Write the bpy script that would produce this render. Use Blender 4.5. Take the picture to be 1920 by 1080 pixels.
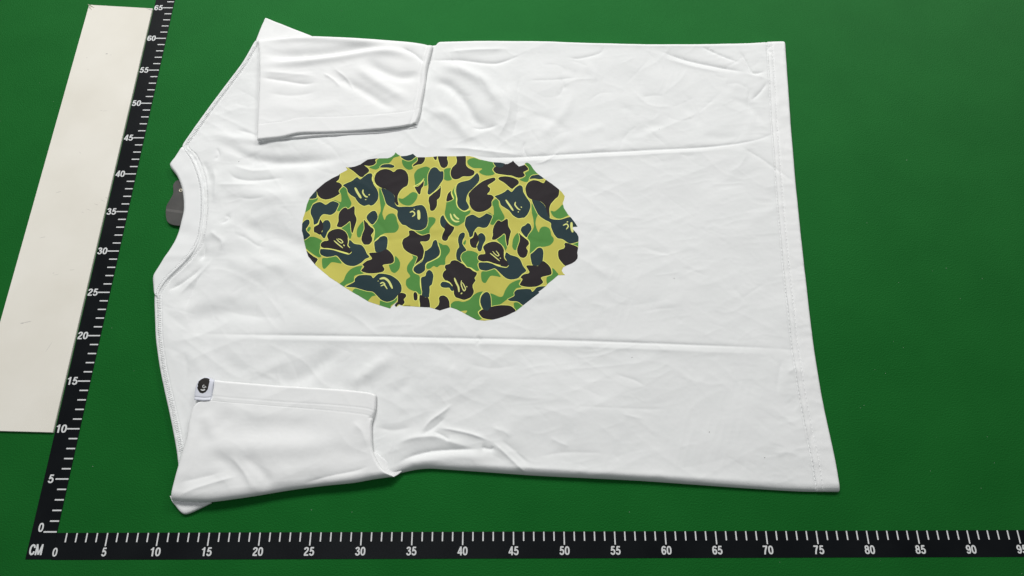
import bpy, math, random
import numpy as np
from mathutils import Vector, Matrix
from mathutils.geometry import delaunay_2d_cdt

# ------------------------------------------------------------------ camera, world, lamps
for o in list(bpy.data.objects):
    bpy.data.objects.remove(o, do_unlink=True)
SC = bpy.context.scene
COL = SC.collection
S = 0.01                                   # everything below is laid out in centimetres

FPX = 1188.18                              # focal length in pixels of a 1920 wide frame
CAM = np.array([44.584, 1.708, 67.166])
def rodrigues(w):
    w = np.array(w, float); t = np.linalg.norm(w); k = w / t
    K = np.array([[0, -k[2], k[1]], [k[2], 0, -k[0]], [-k[1], k[0], 0]])
    return np.eye(3) + math.sin(t) * K + (1 - math.cos(t)) * K @ K
CROT = rodrigues((.3401, -.0045, -.0019))

cam_d = bpy.data.cameras.new('camera')
cam = bpy.data.objects.new('camera', cam_d); COL.objects.link(cam)
m4 = Matrix(CROT.tolist()).to_4x4(); m4.translation = Vector((CAM * S).tolist())
cam.matrix_world = m4
cam_d.sensor_width = 36.0
cam_d.lens = FPX / 1920 * 36.0
cam_d.clip_start = 0.02; cam_d.clip_end = 50
SC.camera = cam

w = bpy.data.worlds.new('World'); SC.world = w; w.use_nodes = True
bg = w.node_tree.nodes['Background']
bg.inputs[0].default_value = (0.93, 0.97, 1.0, 1); bg.inputs[1].default_value = 0.13

def area(name, loc, target, sx, sy, power, col):
    l = bpy.data.lights.new(name, 'AREA'); l.shape = 'RECTANGLE'; l.size = sx * S; l.size_y = sy * S
    l.energy = power; l.color = col
    o = bpy.data.objects.new(name, l); COL.objects.link(o)
    o.location = Vector(loc) * S
    o.rotation_euler = (Vector(target) - Vector(loc)).to_track_quat('-Z', 'Y').to_euler()
    return o
area('lamp_main', (-5, 215, 205), (35, 30, 0), 130, 60, 60, (1.0, 0.985, 0.965))
area('lamp_second', (230, 300, 240), (60, 40, 0), 200, 60, 50, (1.0, 0.985, 0.965))
area('lamp_ceiling', (-10, -20, 215), (20, 10, 0), 60, 60, 4.5, (0.95, 0.98, 1.0))

SC.view_settings.view_transform = 'Standard'
SC.view_settings.look = 'None'
SC.view_settings.exposure = 0.0
SC.view_settings.gamma = 1.0
SC.view_settings.use_curve_mapping = False
SC.render.engine = 'CYCLES'

# ------------------------------------------------------------------ helpers
def unpx(pts, z=0.0):
    """photo pixels (1920x1080) -> points on the horizontal plane at height z (cm)"""
    p = np.asarray(pts, float).reshape(-1, 2)
    d = np.stack([(p[:, 0] - 960) / FPX, -(p[:, 1] - 540) / FPX, -np.ones(len(p))], 1) @ CROT.T
    z = np.broadcast_to(np.asarray(z, float), (len(p),))
    t = (z - CAM[2]) / d[:, 2]
    return CAM[None, :2] + d[:, :2] * t[:, None]

def srgb(r, g, b):
    f = lambda c: (c / 255 / 12.92) if c / 255 <= .04045 else ((c / 255 + .055) / 1.055) ** 2.4
    return (f(r), f(g), f(b), 1)

def tag(o, label=None, cat=None, group=None, kind=None):
    if label: o['label'] = label
    if cat: o['category'] = cat
    if group: o['group'] = group
    if kind: o['kind'] = kind
    return o

def link(name, me, mat, parent=None):
    o = bpy.data.objects.new(name, me); COL.objects.link(o)
    if mat is not None and len(me.materials) == 0: me.materials.append(mat)
    if parent: o.parent = parent
    return o

def mesh(name, v, f, mat, parent=None, smooth=True):
    me = bpy.data.meshes.new(name)
    v = np.asarray(v, float) * S
    me.from_pydata(v.tolist(), [], [tuple(int(i) for i in q) for q in f])
    me.update()
    if smooth: me.polygons.foreach_set('use_smooth', [True] * len(me.polygons))
    return link(name, me, mat, parent)

def prism(name, poly, z0, z1, mat, parent=None, bev=0.0):
    """flat piece with thickness and a small chamfer; poly in cm, anticlockwise"""
    p = np.asarray(poly, float); n = len(p)
    a = 0.5 * np.sum(p[:, 0] * np.roll(p[:, 1], -1) - np.roll(p[:, 0], -1) * p[:, 1])
    if a < 0: p = p[::-1]
    rings = [(p, z0)]
    if bev > 0:
        e = np.roll(p, -1, 0) - p; e /= np.linalg.norm(e, axis=1)[:, None] + 1e-9
        nrm = np.stack([-e[:, 1], e[:, 0]], 1)
        m = nrm + np.roll(nrm, 1, 0); m /= (np.sum(m * m, 1)[:, None] / 2 + 1e-6)
        rings += [(p, z1 - bev), (p + m * bev, z1)]
    else:
        rings += [(p, z1)]
    v = np.concatenate([np.c_[q, np.full(n, z)] for q, z in rings])
    f = []
    for r in range(len(rings) - 1):
        for i in range(n):
            j = (i + 1) % n
            f.append((r * n + i, r * n + j, (r + 1) * n + j, (r + 1) * n + i))
    f.append(tuple((len(rings) - 1) * n + i for i in range(n)))
    f.append(tuple(reversed(range(n))))
    return mesh(name, v, f, mat, parent, smooth=False)

def spline(pts, n, closed=False):
    """centripetal-ish Catmull-Rom through the points, n samples even in arc length"""
    p = np.asarray(pts, float)
    if closed: p = np.vstack([p[-1:], p, p[:2]])
    else: p = np.vstack([2 * p[0] - p[1], p, 2 * p[-1] - p[-2]])
    out = []
    for i in range(1, len(p) - 2):
        t = np.linspace(0, 1, 9)[:-1, None]
        a, b, c, d = p[i - 1], p[i], p[i + 1], p[i + 2]
        k = .42
        m1, m2 = (c - a) * k, (d - b) * k
        h = 3 * np.linalg.norm(c - b) * .4
        for mm in (m1, m2):
            l = np.linalg.norm(mm)
            if l > h > 0: mm *= h / l
        out.append((2*t**3-3*t**2+1)*b + (t**3-2*t**2+t)*m1 + (-2*t**3+3*t**2)*c + (t**3-t**2)*m2)
    q = np.vstack(out + ([p[-2][None]]))
    s = np.r_[0, np.cumsum(np.linalg.norm(np.diff(q, axis=0), axis=1))]
    u = np.linspace(0, s[-1], n)
    return np.stack([np.interp(u, s, q[:, k]) for k in range(q.shape[1])], 1)

RT = np.random.RandomState(7).rand(256, 256)
def vnoise(x, y, seed=0):
    x = x + seed * 17.31; y = y + seed * 9.77
    xi = np.floor(x).astype(int); yi = np.floor(y).astype(int)
    fx = x - xi; fy = y - yi
    fx = fx**3 * (fx * (fx * 6 - 15) + 10); fy = fy**3 * (fy * (fy * 6 - 15) + 10)
    g = lambda a, b: RT[a % 256, b % 256]
    return (g(xi, yi) * (1-fx) * (1-fy) + g(xi+1, yi) * fx * (1-fy) + g(xi, yi+1) * (1-fx) * fy + g(xi+1, yi+1) * fx * fy) * 2 - 1

def rot(x, y, deg):
    c, s = math.cos(math.radians(deg)), math.sin(math.radians(deg))
    return x * c + y * s, -x * s + y * c

# ------------------------------------------------------------------ materials
def principled(name, col, rough=.8, spec=.3):
    m = bpy.data.materials.new(name); m.use_nodes = True
    b = m.node_tree.nodes['Principled BSDF']
    b.inputs['Base Color'].default_value = col
    b.inputs['Roughness'].default_value = rough
    b.inputs['Specular IOR Level'].default_value = spec
    return m, m.node_tree, b

def mottled(name, c1, c2, scale, rough=.8, spec=.3, bump=0.0, bscale=400, detail=4, bdist=.0004, sheen=0, sheen_tint=None):
    m, nt, b = principled(name, c1, rough, spec)
    N = nt.nodes; L = nt.links
    tc = N.new('ShaderNodeTexCoord')
    n1 = N.new('ShaderNodeTexNoise'); n1.inputs['Scale'].default_value = scale; n1.inputs['Detail'].default_value = detail
    r = N.new('ShaderNodeValToRGB'); r.color_ramp.elements[0].color = c1; r.color_ramp.elements[1].color = c2
    r.color_ramp.elements[0].position = .3; r.color_ramp.elements[1].position = .7
    L.new(tc.outputs['Object'], n1.inputs['Vector']); L.new(n1.outputs['Fac'], r.inputs['Fac']); L.new(r.outputs['Color'], b.inputs['Base Color'])
    if bump:
        n2 = N.new('ShaderNodeTexNoise'); n2.inputs['Scale'].default_value = bscale; n2.inputs['Detail'].default_value = 3
        bp = N.new('ShaderNodeBump'); bp.inputs['Strength'].default_value = bump; bp.inputs['Distance'].default_value = bdist
        L.new(tc.outputs['Object'], n2.inputs['Vector']); L.new(n2.outputs['Fac'], bp.inputs['Height']); L.new(bp.outputs['Normal'], b.inputs['Normal'])
    if sheen:
        b.inputs['Sheen Weight'].default_value = sheen
        b.inputs['Sheen Roughness'].default_value = .45
        if sheen_tint: b.inputs['Sheen Tint'].default_value = sheen_tint
    return m

g = lambda r, gg, b: (r, gg, b, 1)
M_MAT = mottled('green_mat', g(.0066, .085, .0123), g(.0086, .099, .0152), 14, .60, .55, .7, 640, bdist=.0007)
M_MAT.node_tree.nodes['Principled BSDF'].inputs['Specular Tint'].default_value = (.07, .80, .19, 1)
M_COT2 = mottled('white_cotton_double', g(.83, .84, .838), g(.85, .857, .855), 30, .92, .12, .10, 1500, bdist=.0002)
M_COT = mottled('white_cotton', g(.80, .815, .812), g(.825, .837, .835), 30, .92, .12, .10, 1500, bdist=.0002)
M_RIB = mottled('white_rib', g(.81, .825, .825), g(.835, .845, .845), 30, .9, .12, .10, 1500, bdist=.0002)
M_THR = mottled('white_thread', g(.84, .85, .85), g(.87, .87, .87), 60, .7, .25)
M_TAPE = mottled('black_tape', g(.0035, .0045, .006), g(.0065, .008, .0095), 20, .42, .12, .15, 500)
M_INK = mottled('white_ink', g(.62, .64, .64), g(.74, .75, .75), 120, .6, .3)
M_STRIP = mottled('offwhite_board', g(.745, .715, .635), g(.83, .805, .735), 9, .6, .2, .05, 300)
M_SMUDGE = mottled('grey_smudge', g(.42, .40, .37), g(.6, .58, .54), 150, .7, .2)
M_TAG = mottled('grey_card', g(.058, .058, .055), g(.078, .076, .072), 60, .5, .35)
M_TAGL = mottled('grey_card_band', g(.10, .098, .094), g(.12, .116, .11), 60, .4, .4)
M_EYE = mottled('cream_cord', g(.72, .66, .5), g(.8, .75, .6), 80, .7, .3)
M_LABEL = mottled('satin_label', g(.66, .68, .76), g(.72, .74, .80), 80, .45, .4)
M_LBLK = mottled('label_black', g(.012, .011, .010), g(.02, .018, .016), 200, .6, .3)
M_LINT = mottled('lint', g(.35, .42, .36), g(.5, .55, .5), 100, .9, .1)
def inkmat(name, c):
    r = srgb(*c); k = .93
    return mottled(name, r, (r[0]*k, r[1]*k, r[2]*k, 1), 25, .62, .14, .12, 1400, bdist=.0002)
M_CAMO = {'Y': inkmat('camo_khaki', (200, 194, 92)), 'L': inkmat('camo_yellow', (236, 240, 128)), 'G': inkmat('camo_green', (84, 142, 68)),
          'N': inkmat('camo_navy', (38, 58, 63)), 'K': inkmat('camo_black', (40, 35, 38)), 'F': inkmat('camo_pale', (226, 230, 140))}

# ------------------------------------------------------------------ the mat
tag(prism('table_surface', [(-70, -45), (160, -45), (160, 110), (-70, 110)], -1.0, 0.0, M_MAT), kind='structure')

# ------------------------------------------------------------------ rulers
ZT = 0.035
def inside(poly, q):
    """non-zero winding test"""
    wn = np.zeros(len(q), int)
    x, y = q[:, 0], q[:, 1]
    for (x0, y0), (x1, y1) in zip(poly, np.roll(poly, -1, 0)):
        cr = (x1 - x0) * (y - y0) - (x - x0) * (y1 - y0)
        wn += ((y0 <= y) & (y1 > y) & (cr > 0)).astype(int)
        wn -= ((y0 > y) & (y1 <= y) & (cr < 0)).astype(int)
    return wn != 0

GLYPH = {
 '0': (.56, [(1, "C .28,.50,.19,.41")]), '1': (.56, [(1, ".34,0 .34,1"), (.8, ".34,.93 .23,.80 .10,.73")]),
 '2': (.56, [(1, ".10,.70 .12,.84 .22,.91 .33,.91 .44,.83 .44,.70 .38,.56 .22,.36 .13,.22 .10,.085"), (1, ".04,.085 .52,.085")]),
 '3': (.56, [(1, ".10,.74 .15,.87 .27,.92 .40,.86 .42,.72 .34,.57 .22,.54"), (1, ".22,.54 .36,.50 .46,.38 .45,.22 .36,.10 .24,.08 .13,.14 .085,.28")]),
 '4': (.56, [(1, ".40,0 .40,1"), (.9, ".02,.27 .56,.27"), (.9, ".07,.25 .38,.97")]),
 '5': (.56, [(1, ".49,.915 .14,.915"), (.9, ".19,.95 .13,.46"), (1, ".12,.50 .20,.59 .30,.61 .42,.52 .47,.36 .43,.18 .33,.09 .22,.09 .12,.16 .09,.27")]),
 '6': (.56, [(1, ".46,.76 .42,.88 .30,.92 .18,.86 .11,.70 .09,.45 .12,.22 .20,.10 .29,.08 .40,.13 .47,.30 .43,.47 .31,.56 .19,.52 .11,.38")]),
 '7': (.56, [(1, ".04,.915 .52,.915"), (1, ".47,.90 .36,.66 .27,.40 .22,.15 .21,0")]),
 '8': (.56, [(.95, "C .28,.73,.155,.185"), (.95, "C .28,.31,.19,.225")]),
 'C': (.58, [(1, ".50,.66 .46,.82 .34,.92 .20,.88 .11,.72 .09,.50 .11,.28 .20,.12 .34,.08 .46,.18 .50,.35")]),
 'M': (.70, [(1, ".09,0 .09,1"), (1, ".61,0 .61,1"), (.9, ".09,.98 .35,.04"), (.9, ".35,.04 .61,.98")])}
GLYPH['9'] = (.56, [(k, ' '.join('%g,%g' % (.56 - float(q.split(',')[0]), 1 - float(q.split(',')[1])) for q in p.split())) for k, p in GLYPH['6'][1]])
def flat_ribbon(p, wd):
    d = np.gradient(p, axis=0); d /= np.linalg.norm(d, axis=1)[:, None] + 1e-9
    n = np.stack([-d[:, 1], d[:, 0]], 1)
    return np.vstack([p + n * wd / 2, (p - n * wd / 2)[::-1]])
def text_mesh(s, cache={}):
    """bold narrow lettering drawn with strokes, one flat triangulated mesh, 1 high, centred"""
    if s in cache: return cache[s]
    vs = []; es = []; polys = []; x0 = 0
    for ch in s:
        wid, strokes = GLYPH[ch]
        for k, p in strokes:
            if p[0] == 'C':
                cx, cy, rx, ry = (float(t) for t in p[2:].split(','))
                a = np.linspace(0, 2 * math.pi, 33)[:-1]
                e = lambda f: np.c_[cx + x0 + np.sign(np.cos(a)) * np.abs(np.cos(a)) ** .85 * (rx + f), cy + np.sign(np.sin(a)) * np.abs(np.sin(a)) ** .85 * (ry + f)]
                polys.append((e(.086 * k), e(-.086 * k)))
            else:
                q = np.array([[float(t) for t in w_.split(',')] for w_ in p.split()]) + (x0, 0)
                polys.append((flat_ribbon(q if len(q) == 2 else spline(q, 5 * len(q)), .172 * k), None))
        x0 += wid + .035
    for pa, pb in polys:
        for p in (pa, pb):
            if p is None: continue
            o = len(vs); n = len(p); vs += p.tolist(); es += [(o + i, o + (i + 1) % n) for i in range(n)]
    r = delaunay_2d_cdt([Vector(v) for v in vs], es, [], 0, 1e-5)
    V = np.array([tuple(v) for v in r[0]]); F = np.array([f for f in r[2]], int); c = V[F].mean(1)
    keep = np.zeros(len(F), bool)
    for pa, pb in polys:
        k = inside(pa, c)
        if pb is not None: k &= ~inside(pb, c)
        keep |= k
    F = F[keep]; t = V[F]
    ar = (t[:, 1, 0]-t[:, 0, 0])*(t[:, 2, 1]-t[:, 0, 1]) - (t[:, 2, 0]-t[:, 0, 0])*(t[:, 1, 1]-t[:, 0, 1])
    F[ar < 0] = F[ar < 0][:, ::-1]
    u, inv = np.unique(F.ravel(), return_inverse=True); V = V[u]; F = inv.reshape(-1, 3)
    lo, hi = V.min(0), V.max(0)
    V = (V - (lo + hi) / 2) / (hi[1] - lo[1])
    me = bpy.data.meshes.new('numeral')
    me.from_pydata([(x, y, 0) for x, y in V], [], [tuple(map(int, f)) for f in F]); me.update()
    me.materials.append(M_INK)
    cache[s] = me
    return me

def numeral(s, x, y, z, h, wtot, parent):
    me = text_mesh(s)
    o = bpy.data.objects.new('numeral', me); COL.objects.link(o); o.parent = parent
    wid = me.vertices and (max(v.co.x for v in me.vertices) - min(v.co.x for v in me.vertices))
    o.location = (x * S, y * S, z * S); o.scale = (wtot / wid * S, h * S, 1)
    return o

def quad_mesh(name, sx, sy, mat):
    me = bpy.data.meshes.new(name)
    a, b = sx / 2 * S, sy / 2 * S; t = .006 * S
    v = [(-a, -b, 0), (a, -b, 0), (a, b, 0), (-a, b, 0), (-a, -b, t), (a, -b, t), (a, b, t), (-a, b, t)]
    f = [(4, 5, 6, 7), (0, 1, 5, 4), (1, 2, 6, 5), (2, 3, 7, 6), (3, 0, 4, 7)]
    me.from_pydata(v, [], f); me.materials.append(mat); return me

def ruler(name, label, horizontal, n):
    root = bpy.data.objects.new(name, None); COL.objects.link(root); tag(root, label, 'ruler')
    if horizontal: prism('tape', [(0.012, -2.55), (112, -2.55), (112, -.1), (0.012, -.1)], 0.001, ZT, M_TAPE, root, .008)
    else: prism('tape', [(-2.52, -2.5), (0, -2.5), (0, 78), (-2.52, 78)], 0.001, ZT + .004, M_TAPE, root, .008)
    z = ZT + .0045
    if horizontal: mi, ma = quad_mesh('tick', .13, .84, M_INK), quad_mesh('tick', .13, 1.2, M_INK)
    else: mi, ma = quad_mesh('tick', .9, .135, M_INK), quad_mesh('tick', 1.3, .135, M_INK)
    for i in range(0, n + 1):
        if horizontal and i == 0: 
            continue
        big = i % 5 == 0
        o = bpy.data.objects.new('tick', ma if big else mi); COL.objects.link(o); o.parent = root
        Ln = (1.2 if big else .84) if horizontal else (1.3 if big else .9)
        o.location = Vector((i, -.12 - Ln / 2, z)) * S if horizontal else Vector((-.05 - Ln / 2, i, z)) * S
    for i in range(0, n + 1, 5):
        s = str(i)
        if horizontal: numeral(s, i + (.22 if i == 0 else 0), -1.85, z + .003, .80, 1.0 if i > 9 else .47, root)
        elif i == 0: numeral(s, -1.68, .42, z + .003, .84, .50, root)
        else: numeral(s, -1.92 if i > 9 else -1.80, i + .02, z + .003, .84, 1.10 if i > 9 else .55, root)
    if not horizontal: numeral('CM', -1.68, -1.62, z + .003, 1.0, 1.28, root)
    return root
ruler('measuring_tape', 'black tape ruler marked CM with numbers past 60, alongside the off-white strip', False, 70)
ruler('measuring_tape', 'black tape ruler numbered from 0 past 90, lying below the shirt side', True, 105)

# ------------------------------------------------------------------ off-white strip
strip = bpy.data.objects.new('board_strip', None); COL.objects.link(strip)
tag(strip, 'long off-white board strip with scuffs lying beside the black ruler', 'board')
prism('board', [(-2.62, 9.6), (-2.60, 64.75), (-11.1, 65.35), (-11.25, 9.85)], 0.002, .22, M_STRIP, strip, .03)
rs = random.Random(5)
def smudge(px, py, ln, wd, ang):
    c = unpx([(px, py)], .22)[0]; pts = []
    for k in range(9):
        a = 2 * math.pi * k / 9; r = 1 + rs.uniform(-.4, .4)
        x, y = math.cos(a) * ln * r, math.sin(a) * wd * r
        pts.append((c[0] + x * math.cos(ang) - y * math.sin(ang), c[1] + x * math.sin(ang) + y * math.cos(ang)))
    mesh('scuff', np.c_[np.array(pts), np.full(9, .2215)], [tuple(range(9))], M_SMUDGE, strip, smooth=False)
for a in [(200, 101, .12, .07, .2), (208, 103, .06, .04, 0), (197, 208, .3, .02, .05), (190, 207, .12, .02, 0), (163, 108, .08, .03, 1.5), (165, 131, .12, .03, .1),
          (200, 371, .22, .03, -.5), (192, 376, .3, .025, -.4), (180, 383, .2, .025, -.35), (166, 393, .3, .02, -.4), (155, 398, .2, .015, -.4), (150, 286, .15, .02, -.8),
          (135, 506, .3, .02, .1), (105, 515, .3, .015, .3), (100, 512, .1, .04, .4), (50, 604, .4, .03, .2), (42, 606, .2, .05, .1), (80, 445, .3, .02, .2), (110, 360, .3, .02, .3), (92, 650, .5, .015, 1.2)]:
    smudge(*a)
# lifted, slightly torn corners at the far end
cn = unpx([(169, 12), (178, 14), (172, 18)], .3)
mesh('torn_corner', np.c_[np.r_[cn, [cn[0] + (-.25, .25)]], [.24, .235, .235, .5]], [(0, 1, 3), (0, 2, 3)], M_STRIP, strip, smooth=False)
cn = unpx([(273, 15.5), (287, 18), (284, 20)], .23)
mesh('torn_corner', np.c_[cn, [.226, .226, .226]], [(0, 1, 2)], M_SMUDGE, strip, smooth=False)

# ------------------------------------------------------------------ wrinkle field of the shirt front
# (pixel polyline, height cm, half-width cm): ridges > 0, valleys < 0
WR = []
def wr(pts, amp, wid, z=.9, w2=None):
    q = spline(unpx(pts, z), max(8, 5 * len(pts)))
    WR.append((q, amp * 1.6, wid, w2))
# pressed fold lines along the body
wr([(318, 622), (450, 627), (600, 629), (760, 631), (900, 634), (1060, 637), (1250, 644), (1400, 650), (1540, 657)], -.085, .20)
wr([(318, 630), (450, 635), (600, 638), (760, 641), (900, 644), (1060, 648), (1250, 656), (1400, 662), (1540, 668)], .05, .45)
wr([(840, 283), (920, 293), (990, 292), (1080, 287), (1200, 281), (1310, 276), (1385, 268), (1430, 258), (1490, 228)], -.10, .22)
wr([(860, 293), (920, 301), (990, 301), (1080, 296), (1200, 290), (1310, 284), (1390, 277)], .05, .4)
wr([(820, 276), (870, 276), (930, 284), (985, 290)], .10, .45)
wr([(1385, 272), (1430, 298), (1495, 345)], -.05, .25)
wr([(1000, 306), (1022, 302), (1040, 290), (1052, 278)], .05, .18)
wr([(985, 262), (982, 278), (990, 296)], -.07, .2)
wr([(893, 628), (900, 638), (890, 648)], -.05, .25)
# upper armpit
wr([(815, 122), (860, 128), (905, 150), (930, 185), (925, 215)], .24, .75)
wr([(800, 150), (840, 158), (872, 190), (892, 225), (925, 238)], -.24, .65)
wr([(800, 205), (840, 215), (870, 245), (880, 268)], .16, .7)
wr([(935, 232), (905, 238), (880, 236)], -.10, .35)
wr([(950, 150), (956, 190), (950, 225), (930, 262)], .10, .45)
wr([(968, 130), (972, 175), (968, 225), (955, 270)], -.07, .4)
wr([(800, 112), (860, 110), (930, 116), (985, 98)], -.12, .28)
wr([(830, 96), (900, 92), (960, 90)], .10, .4)
wr([(985, 150), (1040, 148), (1090, 142)], -.035, .2)
wr([(1135, 82), (1125, 98), (1085, 108), (1060, 105)], -.06, .25)
wr([(1060, 152), (1052, 172), (1040, 180)], -.05, .35)
wr([(1075, 160), (1065, 200), (1030, 240), (1000, 262)], .06, .6)
# along the far side seam and far hem corner
wr([(1235, 94), (1290, 112), (1345, 124), (1405, 136)], -.13, .28)
wr([(1240, 106), (1300, 124), (1360, 136)], .06, .4)
wr([(1310, 84), (1350, 102), (1390, 118)], -.08, .25)
wr([(1384, 90), (1398, 112), (1412, 136), (1440, 132)], -.10, .24)
wr([(1440, 152), (1426, 172), (1408, 188)], -.08, .25)
wr([(1408, 160), (1404, 190), (1412, 215)], -.05, .3)
wr([(1410, 215), (1402, 250), (1390, 275)], .03, .6)
wr([(1345, 190), (1300, 215), (1230, 245), (1190, 262)], .035, .5)
wr([(1290, 125), (1275, 150), (1240, 178)], .03, .45)
wr([(1000, 76), (1150, 84), (1300, 86), (1440, 84)], .05, .35)
wr([(1445, 82), (1442, 92), (1450, 100)], -.10, .22)
# chest, from the collar across the front
wr([(390, 262), (430, 276), (465, 292), (520, 300), (600, 300), (660, 292)], -.14, .6)
wr([(380, 246), (440, 258), (500, 262), (560, 268)], .10, .6)
wr([(440, 240), (470, 248), (500, 262)], -.07, .3)
wr([(405, 275), (410, 290), (400, 300)], -.06, .2)
wr([(378, 300), (388, 325), (386, 350)], -.16, .45)
wr([(398, 310), (404, 340), (400, 380)], .10, .5)
wr([(425, 318), (440, 332), (470, 336), (535, 330)], -.10, .32)
wr([(430, 306), (470, 318), (520, 314)], .08, .5)
wr([(400, 345), (440, 345), (490, 344)], .06, .35)
wr([(420, 400), (428, 408), (412, 420)], -.08, .3)
wr([(440, 368), (470, 372), (500, 368)], -.04, .25)
wr([(378, 440), (380, 470), (372, 490)], -.20, .42)
wr([(392, 430), (402, 440), (416, 452), (412, 470)], .10, .4)
wr([(436, 436), (458, 444), (480, 458), (500, 462)], -.05, .22)
wr([(472, 455), (520, 475), (560, 500), (600, 530)], -.08, .7)
wr([(460, 475), (510, 495), (550, 520)], .06, .6)
wr([(310, 545), (340, 528), (362, 512), (380, 495)], -.12, .28)
wr([(330, 555), (356, 530), (385, 500), (400, 478)], .10, .35)
wr([(345, 590), (352, 560), (368, 525), (390, 490)], -.08, .35)
wr([(300, 600), (330, 585), (400, 560), (470, 555)], .05, .7)
wr([(520, 540), (560, 560), (620, 585), (680, 600)], -.05, .7)
wr([(400, 575), (460, 590), (540, 598)], -.03, .5)
wr([(560, 310), (575, 340), (560, 370)], .06, .7)
wr([(430, 415), (480, 430), (540, 450), (600, 470)], -.16, 1.1)
wr([(500, 480), (560, 500), (620, 545)], .13, 1.0)
wr([(395, 300), (470, 305), (560, 300), (620, 290)], -.14, .9)
wr([(420, 350), (500, 365), (560, 360)], .13, 1.0)
wr([(400, 480), (470, 500), (520, 520)], .11, 1.0)
wr([(340, 600), (430, 585), (520, 590)], -.09, .9)
wr([(640, 650), (570, 700), (500, 725)], -.12, 1.0)
wr([(740, 660), (690, 700), (640, 722)], .11, .9)
wr([(700, 645), (690, 560), (640, 520)], -.05, 1.0)
# near chest between crease and lower sleeve
wr([(640, 655), (600, 690), (560, 715), (525, 728)], -.07, .7)
wr([(560, 655), (510, 685), (450, 705)], .06, .7)
wr([(720, 668), (690, 700), (655, 722)], .06, .6)
wr([(345, 660), (350, 700), (340, 740)], -.05, .5)
wr([(330, 650), (365, 675), (380, 705)], .05, .6)
wr([(780, 690), (760, 720), (730, 745)], -.05, .6)
wr([(870, 680), (920, 690), (980, 684)], -.03, .4)
wr([(920, 730), (980, 745), (1060, 748)], .03, .5)
# lower armpit
wr([(742, 870), (770, 856), (810, 846), (855, 843), (905, 842)], -.19, .30)
wr([(735, 836), (770, 822), (815, 818), (850, 830), (890, 840)], .15, .5)
wr([(745, 872), (800, 862), (860, 855), (930, 862)], .12, .6)
wr([(818, 801), (850, 806), (885, 814), (922, 828)], .11, .22)
wr([(812, 808), (832, 818), (845, 828)], -.12, .25)
wr([(900, 838), (920, 842), (928, 836)], -.14, .3)
wr([(920, 826), (945, 848), (970, 872), (992, 892)], .10, .26)
wr([(935, 822), (965, 845), (995, 875)], -.08, .4)
wr([(850, 755), (830, 772), (805, 790), (790, 812)], .10, .24)
wr([(838, 778), (812, 802), (785, 818)], -.10, .35)
wr([(702, 800), (735, 806), (775, 800)], -.08, .5)
wr([(920, 800), (950, 812), (958, 822)], .06, .4)
wr([(1030, 820), (1050, 830), (1070, 838)], .035, .25)
wr([(1000, 858), (1060, 848), (1140, 850)], -.03, .3)
wr([(760, 880), (850, 872), (1000, 878), (1150, 888), (1300, 896), (1450, 906)], .05, .5)
# quiet marks on the near half
wr([(1150, 700), (1190, 712), (1215, 728)], -.03, .22)
wr([(1060, 760), (1140, 764), (1260, 768)], -.018, .2)
wr([(1165, 776), (1210, 786)], .025, .18)
wr([(1260, 700), (1330, 720), (1380, 715)], .02, .5)
wr([(1470, 670), (1462, 700), (1458, 740)], -.04, .35)
wr([(1500, 690), (1490, 690), (1476, 702)], .03, .25)
wr([(1530, 800), (1520, 830), (1532, 870)], -.05, .4)
wr([(1450, 850), (1480, 848), (1500, 856)], .03, .3)
wr([(1390, 560), (1420, 540), (1440, 530)], -.02, .3)
wr([(1120, 560), (1180, 572), (1260, 560)], -.02, .5)
wr([(1280, 420), (1340, 440), (1380, 470)], -.02, .5)
wr([(1120, 350), (1160, 365), (1180, 385)], .02, .4)
wr([(1130, 420), (1110, 450), (1120, 480)], -.02, .4)
wr([(600, 440), (680, 452), (760, 446), (830, 442), (900, 450), (990, 446)], -.035, .45)
wr([(860, 300), (870, 360), (850, 420), (860, 500), (850, 570)], .03, .5)
wr([(690, 400), (720, 430), (735, 470)], -.035, .35)
wr([(960, 420), (1000, 450), (1040, 455)], -.03, .35)
wr([(640, 330), (690, 350), (720, 390)], .03, .5)
# gentle waves under the print
wr([(735, 320), (745, 400), (740, 480), (760, 560)], -.03, .7)
wr([(820, 430), (835, 445), (828, 452)], -.03, .3)
wr([(1000, 470), (1010, 440), (1000, 400)], .02, .6)
wr([(900, 350), (915, 380), (900, 410)], .02, .6)

# many short, shallow creases left by folding and packing
rc = random.Random(23)
for _ in range(520):
    cx, cy = rc.uniform(300, 1520), rc.uniform(85, 890)
    inpr = ((cx - 825) / 270) ** 2 + ((cy - 445) / 165) ** 2 < 1
    if inpr: continue
    a = math.radians(rc.choice((rc.gauss(5, 14), rc.gauss(-32, 12), rc.gauss(40, 14), rc.gauss(85, 18))))
    ln = rc.uniform(10, 48) * (1.3 if cx < 620 else 1)
    bend = rc.uniform(-.35, .35) * ln
    dx, dy = math.cos(a) * ln, math.sin(a) * ln
    p3 = [(cx - dx, cy - dy), (cx - dy * .0 + bend * -math.sin(a), cy + bend * math.cos(a)), (cx + dx, cy + dy)]
    amp_k = .6 if cx < 700 else (.5 if cy > 640 else (.62 if cy > 320 else 1.0))
    if cy > 320 and cx > 950: a *= .45; p3 = [(cx - math.cos(a) * ln, cy - math.sin(a) * ln), (cx, cy + bend * .4), (cx + math.cos(a) * ln, cy + math.sin(a) * ln)]
    wd = rc.choice((.14, .18, .25, .4, .6))
    wr(p3, rc.choice((-1, -1, 1)) * wd * amp_k * rc.uniform(.035, .10), wd)

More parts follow.
